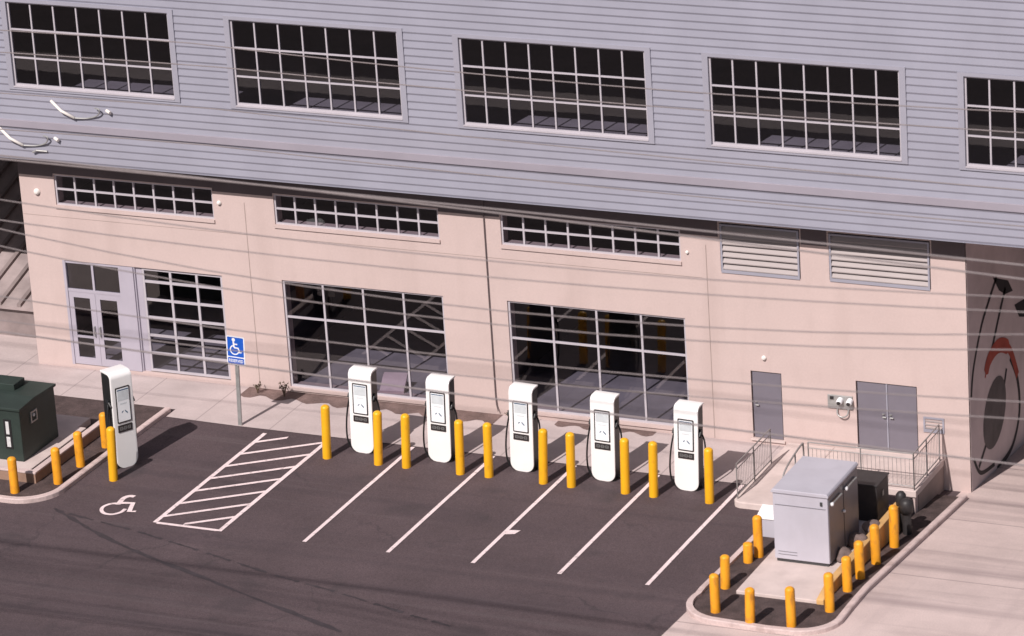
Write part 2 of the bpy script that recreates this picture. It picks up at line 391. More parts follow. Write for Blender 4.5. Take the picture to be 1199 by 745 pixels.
# raised pilasters, joint lines and plinth of the rendered wall
b = MB()
for x in (7.55, 21.75): b.box(x-.010, x+.010, -.006, -.002, -.1, 5.6)
for z in (4.62,): b.box(X0+.02, 21.6, -.005, -.002, z, z+.012)
b.build('wall_joint', M['dirtywall'], BLD)
b = MB(); b.tube([(15.12,-.05,6.5),(15.12,-.05,.45),(15.14,-.06,.2),(15.2,-.10,.02)], .016)
b.build('downpipe', M['pipebrown'], BLD)
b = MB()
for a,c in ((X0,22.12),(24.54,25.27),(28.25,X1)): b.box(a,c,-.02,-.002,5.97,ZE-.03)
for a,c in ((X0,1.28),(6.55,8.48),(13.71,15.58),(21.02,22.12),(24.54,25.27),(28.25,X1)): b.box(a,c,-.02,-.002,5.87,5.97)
b.build('eave_shade_band', M['eave_shade'], BLD)  # eave shadow painted as a dark strip along the wall top
# mural strokes on the side wall, with a beam shadow painted among them
XM = X1+.012
mv = lambda d: (lambda p: (XM+d, p[0], p[1]))
sp2 = lambda pts: smooth_path([(p[0],p[1],0) for p in pts], 8)
b = MB()
ribbon(b, sp2([(2.53,4.45),(1.77,3.98),(1.11,3.49),(.41,2.58),(.16,1.84)]), .15, mv(.004))
ribbon(b, sp2([(3.26,3.87),(2.78,3.40),(2.33,2.92),(1.88,2.40)]), .16, mv(.004))
ribbon(b, sp2([(3.54,1.71),(4.14,.83),(4.24,-.20),(3.53,-.95),(2.21,-1.08)]), .17, mv(.006))
ribbon(b, sp2([(2.0,-.85),(.80,-.62),(.25,0.0)]), .12, mv(.006))
ribbon(b, [(3.20,1.52),(2.95,1.07)], .15, mv(.004)); ribbon(b, [(1.50,.12),(.66,-.41)], .15, mv(.004))
b.face([(XM+.004,y,z) for y,z in ((2.2,4.55),(3.5,4.0),(3.9,3.55),(3.2,3.7),(2.7,4.0))])  # beam shadow painted as a dark patch
b.face([(XM+.004,y,z) for y,z in ((4.0,3.1),(5.2,2.9),(5.2,2.3),(4.4,2.6))])
b.build('mural_lines_shadow', M['mural_dark'], side)
b = MB(); c = (2.10,.64); 
b.face([(XM+.008, c[0]+1.05*math.cos(t)*.95+.25*math.sin(t)*.0, c[1]+.95*math.sin(t)+.15*math.cos(t)) for t in [2*math.pi*k/32 for k in range(32)]])
b.build('mural_disc', M['mural_mid'], side)
b = MB(); ribbon(b, sp2([(1.35,1.95),(1.75,2.35),(2.6,2.42),(3.5,1.95),(4.15,.95)]), [.08]*3+[.42]*20+[.26]*10, mv(.010))
b.build('mural_arc', M['mural_red'], side)

# upper storey: lap siding with the window openings left out
UW = [(.86,6.12,8.90,11.43,7),(8.07,13.27,8.85,11.37,7),(15.12,20.62,8.82,11.33,8),(22.44,27.81,8.83,11.30,8),(29.57,34.95,8.80,11.27,8)]
T = .17
op = [(a-T,b_+T,c-.10,d+.10) for a,b_,c,d,_ in UW]
b = MB(); z = ZE; pitch = .221
XL, XR = -16.0, 46.0
while z < ZT:
    z1 = min(z+pitch, ZT)
    def yp(q):
        f = (q-z)/pitch
        return UY-.004-.026*min(f/.26,1) if f < .26 else UY-.030+.018*(f-.26)/.74
    cuts = sorted(set([z,z1]+[z+.26*pitch]*(z+.26*pitch < z1)+[h[2] for h in op if z<h[2]<z1]+[h[3] for h in op if z<h[3]<z1]))
    for za, zb in zip(cuts, cuts[1:]):
        ya = yp(za+1e-6); yb = yp(zb-1e-6)
        segs = [XL]
        for h in op:
            if h[2] < (za+zb)/2 < h[3]: segs += [h[0], h[1]]
        segs.append(XR)
        for a, c in zip(segs[::2], segs[1::2]):
            b.prism([(ya,za),(yb,zb),(UY+.10,zb),(UY+.10,za)], 'x', a, c)
    z = z1
b.build('siding', M['siding'], BLD)
b = MB(); b.box(XL, XR, UY-.075, UY+.02, 7.65, 7.87); b.build('pinkish_band', M['band'], BLD, bevel=.01)  # slightly pinker flat band across the siding
b = MB(); b.box(XL, XR, UY-.03, UY+.09, ZE-.018, ZE-.003); b.build('drip_flashing', M['siding'], BLD)
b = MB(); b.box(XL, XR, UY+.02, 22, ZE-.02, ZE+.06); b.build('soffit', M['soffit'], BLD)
b = MB(); b.box(XL, XR, UY-.15, 22, ZT, ZT+.25); b.build('roof', M['roof'], BLD)
b = MB()
for (p,q) in ((XL,XL+.2),(XR-.2,XR)): b.box(p, q, UY+.1, 22, ZE+.06, ZT)
b.box(XL, XR, 21.8, 22, ZE+.06, ZT); b.build('upper_rear_wall', M['siding'], BLD)

def window(x0, x1, z0, z1, yf, cols, rows, fw=.055, bw=.045, trim=None, sill=True, m='frame', rowz=None, depth=.07, name='window', splits=None):
    """frame + bars as one mesh, pane and sill as its children; outer face of the frame at yf"""
    b = MB()
    b.box(x0,x1,yf,yf+depth,z0,z0+fw); b.box(x0,x1,yf,yf+depth,z1-fw,z1)
    b.box(x0,x0+fw,yf,yf+depth,z0+fw,z1-fw); b.box(x1-fw,x1,yf,yf+depth,z0+fw,z1-fw)
    xs = splits or [x0+(x1-x0)*k/cols for k in range(1,cols)]
    zs = rowz or [z0+(z1-z0)*k/rows for k in range(1,rows)]
    for x in xs: b.box(x-bw/2,x+bw/2,yf+.006,yf+depth-.004,z0+fw,z1-fw)
    for zz in zs: b.box(x0+fw,x1-fw,yf+.009,yf+depth-.007,zz-bw/2,zz+bw/2)
    f = b.build(name, M[m], BLD)
    p = MB(); p.face([(x0+.01,yf+depth*.55,z0+.01),(x1-.01,yf+depth*.55,z0+.01),(x1-.01,yf+depth*.55,z1-.01),(x0+.01,yf+depth*.55,z1-.01)])
    p.build('pane', M['glass'], f)
    if trim:
        t = MB(); a = trim
        t.box(x0-a,x0,UY-.058,UY+.11,z0-.10,z1+.10); t.box(x1,x1+a,UY-.058,UY+.11,z0-.10,z1+.10)
        t.box(x0,x1,UY-.058,UY+.11,z1,z1+.10); t.box(x0,x1,UY-.058,UY+.11,z0-.10,z0-.032); t.build('trim', M['trim'], f)
    if sill:
        s = MB(); ys = (UY-.075) if trim else -.05
        s.box(x0-.02 if not trim else x0,x1+.02 if not trim else x1,ys,yf+.0 if trim else -.003,z0-(.03 if trim else .09),z0+.0); s.build('sill', M['frame'] if trim else M['wall'], f)
    return f
for a,c,z0,z1,n in UW: window(a,c,z0,z1,UY+.02,n,3,trim=T)
for h in holes[:3]: window(*h, .045, 8, 2, fw=.05, bw=.055, rowz=[h[2]+(h[3]-h[2])*.52])
for h in holes[4:6]: window(*h, .05, 4, 2, fw=.06, bw=.06, rowz=[h[2]+(h[3]-h[2])*.655], sill=True)
# pale reveals round the strip windows and shop windows
# glazed roller door of the entrance bay
rz = [.0+.56*k+.04 for k in range(1,6)]
window(3.92,6.58,.03,3.26,.06,3,6,fw=.07,bw=.075,rowz=rz,sill=False,m='frame',name='roller_door',splits=[4.85,5.72])
b = MB(); b.box(3.22,3.66,-.02,.20,.0,3.26); b.box(3.66,3.70,.03,.2,0,3.26); b.box(3.70,3.90,.09,.22,0,3.26); b.build('entrance_pier', M['lavframe'], BLD)
# entrance: transom and two door leaves
window(1.33,3.21,2.33,3.26,.02,2,1,fw=.06,bw=.07,sill=False,m='lavframe',name='transom_window')
def leaf(x0,x1,hx):
    b = MB(); y0,y1 = .03,.08
    b.box(x0,x0+.15,y0,y1,.02,2.30); b.box(x1-.15,x1,y0,y1,.02,2.30); b.box(x0+.15,x1-.15,y0,y1,.02,.24); b.box(x0+.15,x1-.15,y0,y1,2.13,2.30)
    b.box(x0+.15,x1-.15,y0+.004,y1-.004,.86,.93)
    d = b.build('glass_door', M['lavframe'], BLD)
    p = MB(); p.face([(x0+.14,.055,.2),(x1-.14,.055,.2),(x1-.14,.055,2.15),(x0+.14,.055,2.15)]); p.build('pane', M['glass'], d)
    h = MB(); h.tube([(hx,.03,.95),(hx,-.03,.97),(hx,-.03,1.25),(hx,.03,1.27)], .018); h.build('handle', M['galv'], d)
leaf(1.39,2.24,2.17); leaf(2.28,3.15,2.36)
b = MB(); b.box(1.30,1.385,.0,.12,0,3.28); b.box(3.155,3.215,.0,.12,0,2.33); b.box(2.243,2.277,.02,.1,.02,2.3); b.box(1.33,3.21,.02,.1,2.303,2.328); b.build('door_frame', M['lavframe'], BLD)
# plain grey doors
def plain_door(x0,x1,z0,z1,hx):
    b = MB(); b.box(x0,x1,.04,.09,z0,z1); d = b.build('door', M['greydoor'], BLD, bevel=.006)
    h = MB(); h.tube([(hx,.04,z0+.98),(hx,-.01,z0+.98),(hx+.09,-.01,z0+.98)], .022); h.lathe([(.04,0),(.04,.02)],12,(hx,.03,z0+1.05)); h.build('handle', M['galv'], d)
plain_door(22.93,23.77,.05,2.0,23.02)
plain_door(25.99,26.815,.08,2.02,26.72); plain_door(26.855,27.68,.08,2.02,26.93)
b = MB(); b.box(26.818,26.852,.02,.1,.08,2.03); b.build('astragal', M['trim'], BLD)
b = MB(); b.box(22.85,23.85,-.06,-.003,-.02,.035); b.build('door_sill', M['pad'], BLD)
b = MB(); b.box(25.92,27.75,-.06,-.003,.0,.065); b.build('door_sill', M['pad'], BLD)
# louvres
def louvre(x0,x1,z0,z1,n):
    f = MB(); w=.05
    f.box(x0-w,x1+w,-.03,.02,z0-w-.04,z0); f.box(x0-w,x1+w,-.03,.02,z1,z1+w); f.box(x0-w,x0,-.03,.02,z0,z1); f.box(x1,x1+w,-.03,.02,z0,z1)
    fr = f.build('louvre_vent', M['trim'], BLD)
    s = MB(); st = (z1-z0)/n
    for k in range(n):
        a = z0+k*st
        s.prism([(-.022,a+.01),(-.022,a+.035),(.07,a+st*.95),(.07,a+st*.95-.025)],'x',x0,x1)
    s.build('slat', M['louver'], fr)
    v = MB(); v.box(x0,x1,.12,.14,z0,z1); v.build('backing', M['void'], fr)
louvre(22.24,24.42,4.93,6.2,7); louvre(25.39,28.13,4.97,6.2,7)
louvre(27.93,28.42,.86,1.16,3)
# siamese hose connection between the doors
b = MB(); b.box(25.14,25.86,-.04,-.003,1.18,1.58); pl = b.build('hose_plate', M['galv'], BLD, bevel=.01)
for x in (25.52,25.80):
    b = MB(); b.tube([(x,-.04,1.46),(x,-.18,1.43),(x,-.20,1.42)], [.085,.085,.06], 14); b.build('hose_inlet', M['signwhite'], pl)
    b = MB(); b.tube([(x,-.19,1.42),(x,-.22,1.415)], .055, 14); b.build('inlet_cap', M['pipe'], pl)
b = MB(); b.tube(smooth_path([(25.42,-.03,1.22),(25.44,-.1,1.05),(25.58,-.12,.98),(25.72,-.1,1.05),(25.74,-.03,1.22)]), .02); b.build('pipe_loop', M['galv'], pl)
b = MB(); b.box(25.22,25.32,-.07,-.04,1.46,1.54); b.build('valve_box', M['pipe'], pl)
# small round wall lights
for x,z,r in ((.70,5.36,.10),(6.74,5.53,.07),(23.32,2.45,.07),(21.2,5.34,.05)):
    b = MB(); pr = [(r*1.0,0),(r*1.0,.03)]+[(r*.95*math.cos(t*math.pi/10),.03+r*.8*math.sin(t*math.pi/10)) for t in range(0,5)]
    b.lathe(pr,14); o = b.build('wall_light', M['lamp'], BLD, loc=(x,-.003,z), smooth=True); o.rotation_euler = (R(90),0,0)
# loose conduit brackets on the siding at the left
def bracket(x,z,s=1.0):
    b = MB(); b.tube([(x,UY-.08,z),(x+.36*s,UY-.16,z-.26*s),(x+.74*s,UY-.10,z-.46*s)], .045, 10)
    o = b.build('conduit_bracket', M['lamp'], BLD, smooth=True)
    c = MB(); c.tube(smooth_path([(x+.74*s,UY-.10,z-.46*s),(x+1.15*s,UY-.06,z-.45*s),(x+1.5*s,UY-.10,z-.33*s),(x+1.62*s,UY-.16,z-.14*s),(x+1.46*s,UY-.12,z-.10*s)]), .022, 8)
    c.build('hook', M['galv'], o)
    d = MB(); d.tube([(x+1.80*s,UY-.06,z-.17*s),(x+1.95*s,UY-.13,z-.21*s)], .05, 10); d.build('stub', M['lamp'], o)
bracket(2.06,8.55); bracket(.25,7.58,1.0)
b = MB(); b.tube([(1.75,UY-.05,6.98),(1.42,UY-.1,7.0),(1.28,UY-.1,6.93)], .03); b.build('conduit_bracket', M['galv'], BLD)
# interiors seen through the glass
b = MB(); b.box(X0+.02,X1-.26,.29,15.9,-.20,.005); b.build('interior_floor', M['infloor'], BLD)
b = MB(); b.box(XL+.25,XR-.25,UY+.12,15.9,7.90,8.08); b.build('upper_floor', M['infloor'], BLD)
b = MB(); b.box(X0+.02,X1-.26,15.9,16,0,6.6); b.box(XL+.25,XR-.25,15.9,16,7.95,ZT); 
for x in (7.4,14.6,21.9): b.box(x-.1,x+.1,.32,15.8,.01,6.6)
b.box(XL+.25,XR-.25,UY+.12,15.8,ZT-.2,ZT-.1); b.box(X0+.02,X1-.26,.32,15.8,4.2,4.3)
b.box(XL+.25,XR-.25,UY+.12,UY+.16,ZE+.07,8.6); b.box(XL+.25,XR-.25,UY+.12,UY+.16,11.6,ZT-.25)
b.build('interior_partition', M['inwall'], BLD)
b = MB()
for x in (10.0,12.4,17.5,19.6,4.6): b.tube([(x,1.2,3.0),(x,14,3.0)], .03, 6)
b.build('interior_rail', M['galv'], BLD)

t = thing('display_board', (11.60,.62,.01), 'pale pink folded board lying inside the window behind the chargers', 'board', rz=R(10))
b = MB(); b.prism([(-.30,.02),(-.18,.05),(.25,.40),(.23,.46),(-.32,.10)],'x',-.36,.36); b.build('panel', M['pinkbox'], t)
b = MB(); b.box(-.25,.25,.14,.22,0,.28); b.build('stand', M['dkmetal'], t)

# ------------------------------------------------------------------ accessible sign
t = thing('accessible_parking_sign', (8.31,-2.76,G+.004), 'blue wheelchair parking sign on a galvanised post at the head of the hatched aisle', 'sign', ry=R(2.2))
b = MB(); b.prism([(-.055,.0),(-.055,.05),(-.02,.05),(-.02,.012),(.02,.012),(.02,.05),(.055,.05),(.055,.0)],'z',0,2.66); b.build('post', M['galv'], t)
def rrect(x0,x1,z0,z1,r,n=6):
    P=[]
    for cx,cz,a in ((x1-r,z1-r,0),(x0+r,z1-r,90),(x0+r,z0+r,180),(x1-r,z0+r,270)):
        for k in range(n+1): P.append((cx+r*math.cos(R(a+90*k/n)),cz+r*math.sin(R(a+90*k/n))))
    return P
b = MB(); b.prism(rrect(-.29,.29,1.86,2.74,.05),'y',-.012,-.003); sg = b.build('sign_plate', M['signwhite'], t)
b = MB(); b.prism(rrect(-.255,.255,2.12,2.705,.03),'y',-.015,-.012); b.build('blue_panel', M['blue'], sg)
b = MB(); b.prism(rrect(-.255,.255,1.895,2.085,.03),'y',-.015,-.012); b.build('lettering_panel', M['blue'], sg)
b = MB(); cv = lambda p:(p[0],-.0175,p[1])
b.face([(-.055+.052*math.cos(a),-.0175,2.632+.052*math.sin(a)) for a in [2*math.pi*k/18 for k in range(18)]])
ribbon(b, [(-.06,2.585),(-.045,2.40)], .05, cv); ribbon(b, [(-.055,2.505),(.065,2.50)], .038, lambda p:(p[0],-.0185,p[1]))
ribbon(b, [(-.045,2.395),(.085,2.39),(.135,2.255),(.185,2.275)], .045, lambda p:(p[0],-.0195,p[1]))
ribbon(b, [(-.03+.135*math.cos(a),2.325+.135*math.sin(a)) for a in [R(112+k*10) for k in range(24)]], .036, cv)
b.build('wheelchair_emblem', M['signwhite'], sg)
def text_mesh(txt, size, name, m, parent, loc, width=None):
    cu = bpy.data.curves.new('txt','FONT'); cu.body = txt; cu.size = size; cu.align_x = 'CENTER'; cu.align_y = 'CENTER'; cu.extrude = .001; cu.offset = .002
    o = bpy.data.objects.new('txt', cu); COL.objects.link(o)
    dg = bpy.context.evaluated_depsgraph_get(); me = bpy.data.meshes.new_from_object(o.evaluated_get(dg))
    bpy.data.objects.remove(o); bpy.data.curves.remove(cu)
    me.name = name; me.materials.clear(); me.materials.append(m)
    q = bpy.data.objects.new(name, me); COL.objects.link(q); q.parent = parent; q.location = loc; q.rotation_euler = (R(90),0,0)
    if width:
        xs = [v.co.x for v in me.vertices]; f = width/(max(xs)-min(xs))
        for v in me.vertices: v.co.x *= f
    return q
text_mesh('RESERVED', .125, 'lettering', M['signwhite'], sg, (0,-.0175,1.99), .45)

# ------------------------------------------------------------------ EV chargers
def make_charger(loc, label, rz=0, ry=0):
    t = thing('ev_charger', loc, label, 'charger', 'white electric car chargers', rz, ry)
    W2, H, r = .395, 2.60, .27
    prof = [(0,.0),(0,.02),(0,.06),(0,.10),(0,.15),(0,.20),(0,r),(0,.6),(0,1.2),(0,1.9)]
    prof += [(.16-.16*math.cos(R(a)), H-.16+.16*math.sin(R(a))) for a in range(0,91,10)] + [(.30,H+.004),(.44,H)]
    def hw(z): 
        if z >= r: return W2
        return W2-r+math.sqrt(max(r*r-(r-z)**2,0))
    b = MB(); rows = []
    for y,z in prof:
        w = hw(z) if y == 0 else W2
        row = []
        for k in range(13):
            u = -1+2*k/12
            row.append((u*w,y,z))
        rows.append(row)
    V = [[b.bm.verts.new(p) for p in row] for row in rows]
    for j in range(len(V)-1):
        for k in range(12): b.bm.faces.new((V[j][k],V[j][k+1],V[j+1][k+1],V[j+1][k]))
    sh = b.build('shell', M['white'], t, smooth=True)
    if sh.data.polygons[60].normal.y > 0: sh.data.flip_normals()
    md = sh.modifiers.new('solid','SOLIDIFY'); md.thickness = .05; md.offset = -1
    bv = sh.modifiers.new('bevel','BEVEL'); bv.width = .02; bv.segments = 3; bv.limit_method = 'ANGLE'; bv.angle_limit = R(50)
    b = MB(); b.box(-.372,.372,.06,.435,0,2.535); b.build('cabinet_core', M['black'], t, bevel=.02)
    b = MB(); b.prism(rrect(-.265,.265,1.235,2.21,.035),'y',-.014,-.001); bz = b.build('screen_frame', M['bezel'], t, bevel=.004)
    b = MB(); b.prism(rrect(-.225,.225,1.275,2.17,.015),'y',-.018,-.014); b.build('screen', M['screen'], bz)
    b = MB(); b.box(-.20,.20,-.0205,-.018,1.84,2.10); b.build('picture_band', M['screengrey'], bz)
    b = MB(); b.box(-.205,.205,-.022,-.018,2.115,2.145); b.build('header_strip', M['screenink'], bz)
    b = MB()
    for k in range(7): b.box(-.12+.036*k,-.12+.036*k+.024,-.020,-.018,1.735,1.775)
    b.build('text_line', M['screengrey'], bz)
    b = MB(); b.prism([(-.09,1.50),(-.03,1.535),(-.02,1.57),(-.08,1.545)],'y',-.020,-.018)
    b.build('display_mark', M['screenink'], bz)
    b = MB(); b.prism([(.02,1.56),(.07,1.50),(.13,1.455),(.13,1.50),(.08,1.54),(.05,1.57)],'y',-.020,-.018)
    b.build('display_mark', M['screenink'], bz)
    b = MB(); b.prism(rrect(-.265,.265,.985,1.185,.02),'y',-.012,-.001); kp = b.build('keypad', M['bezel'], t, bevel=.004)
    b = MB()
    b.box(-.21,.21,-.0135,-.012,1.08,1.092)
    for x0,x1 in ((-.20,-.09),(-.05,.05),(.10,.20)):
        b.box(x0,x1,-.015,-.012,1.115,1.13); b.box(x0,x1,-.015,-.012,1.045,1.06); b.box(x0,x0+.014,-.015,-.012,1.06,1.115); b.box(x1-.014,x1,-.015,-.012,1.06,1.115)
    b.build('key_outline', M['buttonink'], kp)
    for s in (-1,1):
        b = MB(); b.box(*sorted((s*.37,s*.43)),.15,.27,1.62,1.86); b.build('holster', M['black'], t, bevel=.015)
        b = MB()
        if s < 0: path = [(-.42,.18,1.74),(-.47,.14,1.62),(-.55,.12,1.2),(-.585,.10,.75),(-.56,.08,.38),(-.47,.08,.14),(-.34,.10,.045),(-.2,.16,.04)]
        else: path = [(.42,.20,1.74),(.48,.20,1.64),(.53,.2,1.45),(.545,.2,1.1),(.53,.2,.6),(.48,.2,.25),(.40,.2,.08),(.25,.22,.04)]
        b.tube(smooth_path(path,6), .027, 8); b.build('cable', M['rubber'], t, smooth=True)
        b = MB(); b.tube([(s*.43,.19,1.80),(s*.44,.10,1.80),(s*.44,.02,1.72)], [.04,.045,.03], 10); b.build('connector', M['black'], t)
    return t
CT = R(2.0)
chx = [12.62,15.0,17.5,19.92,22.36]
lab = ['white charger beside the hatched aisle, leftmost in the row of five along the wall',
       'white charger second from the left in the row, by the pale pink board',
       'white charger in the middle of the row of five along the wall',
       'white charger second from the right in the row, before the right shop window',
       'white charger at the right end of the row, nearest the grey single door']
c0 = make_charger((chx[0],-3.62,G-.008), lab[0], 0, CT); c0.scale = (.88,1,.945)
for x,l in zip(chx[1:],lab[1:]): dup(c0, (x,-3.62,G-.008), label=l)
dup(c0, (6.66,-6.33,G-.008), rz=R(60), ry=R(.8), label='white charger standing alone and turned sideways beside the left kerbed island').scale = (.86,1.25,1.09)

# ------------------------------------------------------------------ bollards
def make_bollard(name, r, h, m, label, group, loc, ry=0):
    b = MB(); pr = [(r,0),(r,h-r*.75)]+[(r*math.cos(R(a)),h-r*.75+r*.75*math.sin(R(a))) for a in range(15,86,14)]
    b.lathe(pr, 22)
    o = b.build(name, m, None, loc=loc, smooth=True); o.rotation_euler = (0,ry,0)
    md = o.modifiers.new('e','EDGE_SPLIT'); md.split_angle = R(50)
    return tag(o, label, 'bollard', group)
bx = [(11.80,'left','leftmost charger of the row'),(13.40,'right','leftmost charger of the row'),(14.25,'left','second charger from the left'),(15.90,'right','second charger from the left'),
      (16.75,'left','middle charger of the row'),(18.38,'right','middle charger of the row'),(19.22,'left','second charger from the right'),(20.81,'right','second charger from the right'),
      (21.64,'left','rightmost charger of the row'),(23.25,'right','rightmost charger of the row')]
b0 = None
for x, s, w in bx:
    l = 'tall yellow bollard at the %s front corner of the %s' % (s, w)
    if b0 is None: b0 = make_bollard('bollard', .125, 1.60, M['yellow'], l, 'tall yellow bollards in front of chargers', (x,-4.20,G-.008), R(2.4))
    else:
        o = b0.copy(); COL.objects.link(o); o.rotation_euler = (R(random.uniform(-.8,.8)),R(random.uniform(1.6,3.0)),R(random.uniform(0,360))*0); o.location = (x,-4.20+random.uniform(-.02,.02),G-.012); o['label'] = l
o = b0.copy(); COL.objects.link(o); o.location = (6.71,-7.28,G-.008); o['label'] = 'tall yellow bollard in front of the lone sideways charger'
SB = [((26.02,-10.76,G),1.12,'short orange bollard at the rounded front left corner of the right island'),
      ((25.72,-9.33,G),.98,'short orange bollard on the left edge of the right island, next behind its corner'),
      ((25.70,-7.66,G),.62,'stubby low orange bollard on the left edge of the right island'),
      ((25.84,-7.25,G),1.22,'orange bollard left of the grey cabinet, behind the stubby one'),
      ((27.13,-11.22,G),1.08,'left one of two orange bollards along the front edge of the right island'),
      ((28.16,-11.02,G),1.15,'right one of two orange bollards along the front edge of the right island'),
      ((28.77,-9.9,zd(-9.9)),1.12,'orange bollard at the front right corner of the right island'),
      ((28.77,-8.6,zd(-8.6)),1.00,'orange bollard on the right side of the right island, second from its front'),
      ((28.77,-7.65,zd(-7.65)),1.12,'orange bollard on the right side of the right island, third from its front'),
      ((28.77,-6.45,zd(-6.45)),1.18,'orange bollard on the right side of the right island, fourth from its front'),
      ((28.77,-5.05,zd(-5.05)),1.25,'orange bollard at the rear of the right side strip beside the black standpipes'),
      ((4.52,-8.93,G),1.12,'short orange bollard in front of the green transformer'),
      ((5.37,-8.02,G),1.15,'short orange bollard at the rounded corner of the left island'),
      ((5.37,-6.75,G),1.12,'short orange bollard on the left island between its corner and the lone charger'),
      ((5.37,-5.3,G),1.12,'short orange bollard on the left island half hidden behind the lone charger')]
o0 = None
for p,h,l in SB:
    p = (p[0],p[1],p[2]-.02)
    if o0 is None: o0 = make_bollard('short_bollard', .125, 1.12, M['orange'], l, 'short orange bollards round the islands', p); h0 = 1.12
    else:
        o = o0.copy(); COL.objects.link(o); o.location = p; o['label'] = l; o.scale = (1,1,h/h0); o.rotation_euler = (R(random.uniform(-1.5,1.5)),R(random.uniform(-1.5,1.5)),0)

# ------------------------------------------------------------------ right island
def kerb(path, w, h, zf, name='kerb', label=None):
    """kerb of width w to the left of path"""
    P = [Vector((p[0],p[1])) for p in path]; b = MB(); prev = None
    for i,p in enumerate(P):
        t = (P[min(i+1,len(P)-1)]-P[max(i-1,0)]).normalized(); n = Vector((-t.y,t.x))
        z = zf(p.x,p.y); q = p+n*w
        ring = [b.bm.verts.new((p.x,p.y,z-.3)), b.bm.verts.new((p.x,p.y,z+h-.025)), b.bm.verts.new((p.x+n.x*.025,p.y+n.y*.025,z+h)), b.bm.verts.new((q.x,q.y,z+h)), b.bm.verts.new((q.x,q.y,z-.3))]
        if prev:
            for k in range(4): b.bm.faces.new((prev[k],prev[k+1],ring[k+1],ring[k]))
        else: b.bm.faces.new(ring)
        prev = ring
    b.bm.faces.new(prev[::-1])
    return tag(b.build(name, M['kerb']), label, None, None, 'structure')
def arc(cx,cy,r,a0,a1,n=8): return [(cx+r*math.cos(R(a0+(a1-a0)*k/n)),cy+r*math.sin(R(a0+(a1-a0)*k/n))) for k in range(n+1)]
kp = [(25.28,-4.35),(25.2,-7.5),(25.12,-9.6)]+arc(26.25,-10.25,1.15,165,262,9)+[(27.6,-11.48)]+arc(28.2,-10.35,1.10,278,355,7)+[(29.28,-9.6)]+[(29.28,-9.0+.7*k) for k in range(13)]
zk = lambda x,y: zd(y) if x > 28.5 else G
kerb(kp, .17, .13, zk, label='pale rounded kerb round the right island')
# planter surface inside the kerb
b = MB(); poly = [(25.4,-4.36),(25.35,-7.5),(25.28,-9.6)]+arc(26.25,-10.25,1.0,165,262,9)+[(27.6,-11.33),(28.34,-11.3),(28.34,-4.36)]
b.face([(x,y,G+.05) for x,y in poly]); 
tag(b.build('planter_soil', M['soil']), None, None, None, 'structure')
b = MB(); ys = [-11.25,-10.6,-9.6]+[-9+.7*k for k in range(13)]; V=[]
for y in ys: V.append([b.bm.verts.new((28.345,y,zd(y)+.05)), b.bm.verts.new((29.12 if y>-10 else (29.0 if y>-11 else 28.6),y,zd(y)+.05))])
for i in range(len(V)-1): b.bm.faces.new((V[i][0],V[i][1],V[i+1][1],V[i+1][0]))
tag(b.build('planter_soil', M['soil']), None, None, None, 'structure')
# equipment pad
b = MB(); b.box(26.12,28.34,-9.6,-3.3,-.3,.02); tag(b.build('equipment_pad', M['pad'], bevel=.02), 'pale concrete pad under the grey cabinet', None, None, 'structure')
t = MB(); t.prism([(-9.62,-.4),(-9.62,.06),(-8.9,.24),(-3.6,.24),(-3.6,-1.1),(-6.5,-.75)],'x',28.30,28.50)
tag(t.build('retaining_wall', M['ochre'], bevel=.015), 'ochre coloured low retaining wall along the right side of the equipment pad', 'wall')
# grey cabinet
t = thing('equipment_cabinet', (26.43,-7.60,.02), 'large grey steel equipment cabinet with sloping roof edge on the right island pad', 'cabinet')
CW, CD = 1.50, 2.20
b = MB(); b.box(.04,CW-.04,.04,CD-.04,0,.09); b.build('base_frame', M['dkmetal'], t)
b = MB(); b.box(0,CW,0,CD,.09,1.93); bd = b.build('cabinet_or_box_body', M['cab'], t, bevel=.015)
b = MB(); b.prism([(-.035,1.935),(CW+.035,1.935),(CW+.035,1.99),(CW-.01,2.04),(.01,2.04),(-.035,1.99)],'y',-.04,CD+.04); b.build('cabinet_roof', M['cab'], t, bevel=.015)
b = MB(); b.box(CW+.002,CW+.02,.03,CD-.03,.10,1.92); sd = b.build('shaded_side_panel', M['cabshade_seam'], t)
for y0,y1 in ((.15,.85),(1.20,1.95)):
    b = MB(); b.tube([(CW+.02,y0,1.72),(CW+.07,y0,1.72),(CW+.07,y1,1.72),(CW+.02,y1,1.72)], .025, 8); b.build('bar', M['galv'], sd)
    b = MB(); b.lathe([(.04,-.04),(.05,0),(.04,.04)],12,(CW+.07,y0,1.72)); b.build('bar_knob', M['signwhite'], sd)
b = MB(); b.lathe([(.035,-.03),(.045,0),(.035,.03)],12,(CW+.05,1.05,1.15)); b.build('latch', M['signwhite'], sd)
b = MB(); b.box(CW+.021,CW+.03,1.09,1.11,.15,1.88); b.build('panel_seam', M['dkmetal'], sd)
b = MB(); b.box(.06,CW-.06,-.012,-.002,1.60,1.612); b.build('front_seam', M['cabshade_seam'], bd)
b = MB(); b.box(.10,.62,-.010,-.002,.30,.31); b.box(.10,.62,-.010,-.002,.22,.23); b.build('vent_line', M['cabshade_seam'], bd)
b = MB(); b.box(CW-.20,CW-.14,-.03,-.002,1.70,1.80); b.build('lock', M['dkmetal'], bd)
t = thing('black_box', (27.05,-4.55,.02), 'low black box on the pad behind the large grey cabinet', 'cabinet')  # plain black box standing behind the grey cabinet
b = MB(); b.box(0,1.10,0,.9,0,1.02); bd = b.build('cabinet_or_box_body', M['pipe'], t, bevel=.02)
b = MB(); b.box(-.03,1.13,-.03,.93,1.022,1.06); b.build('box_lid', M['pipe'], t, bevel=.015)
b = MB(); b.box(1.102,1.115,.40,.50,.6,.75); b.build('latch', M['galv'], t)
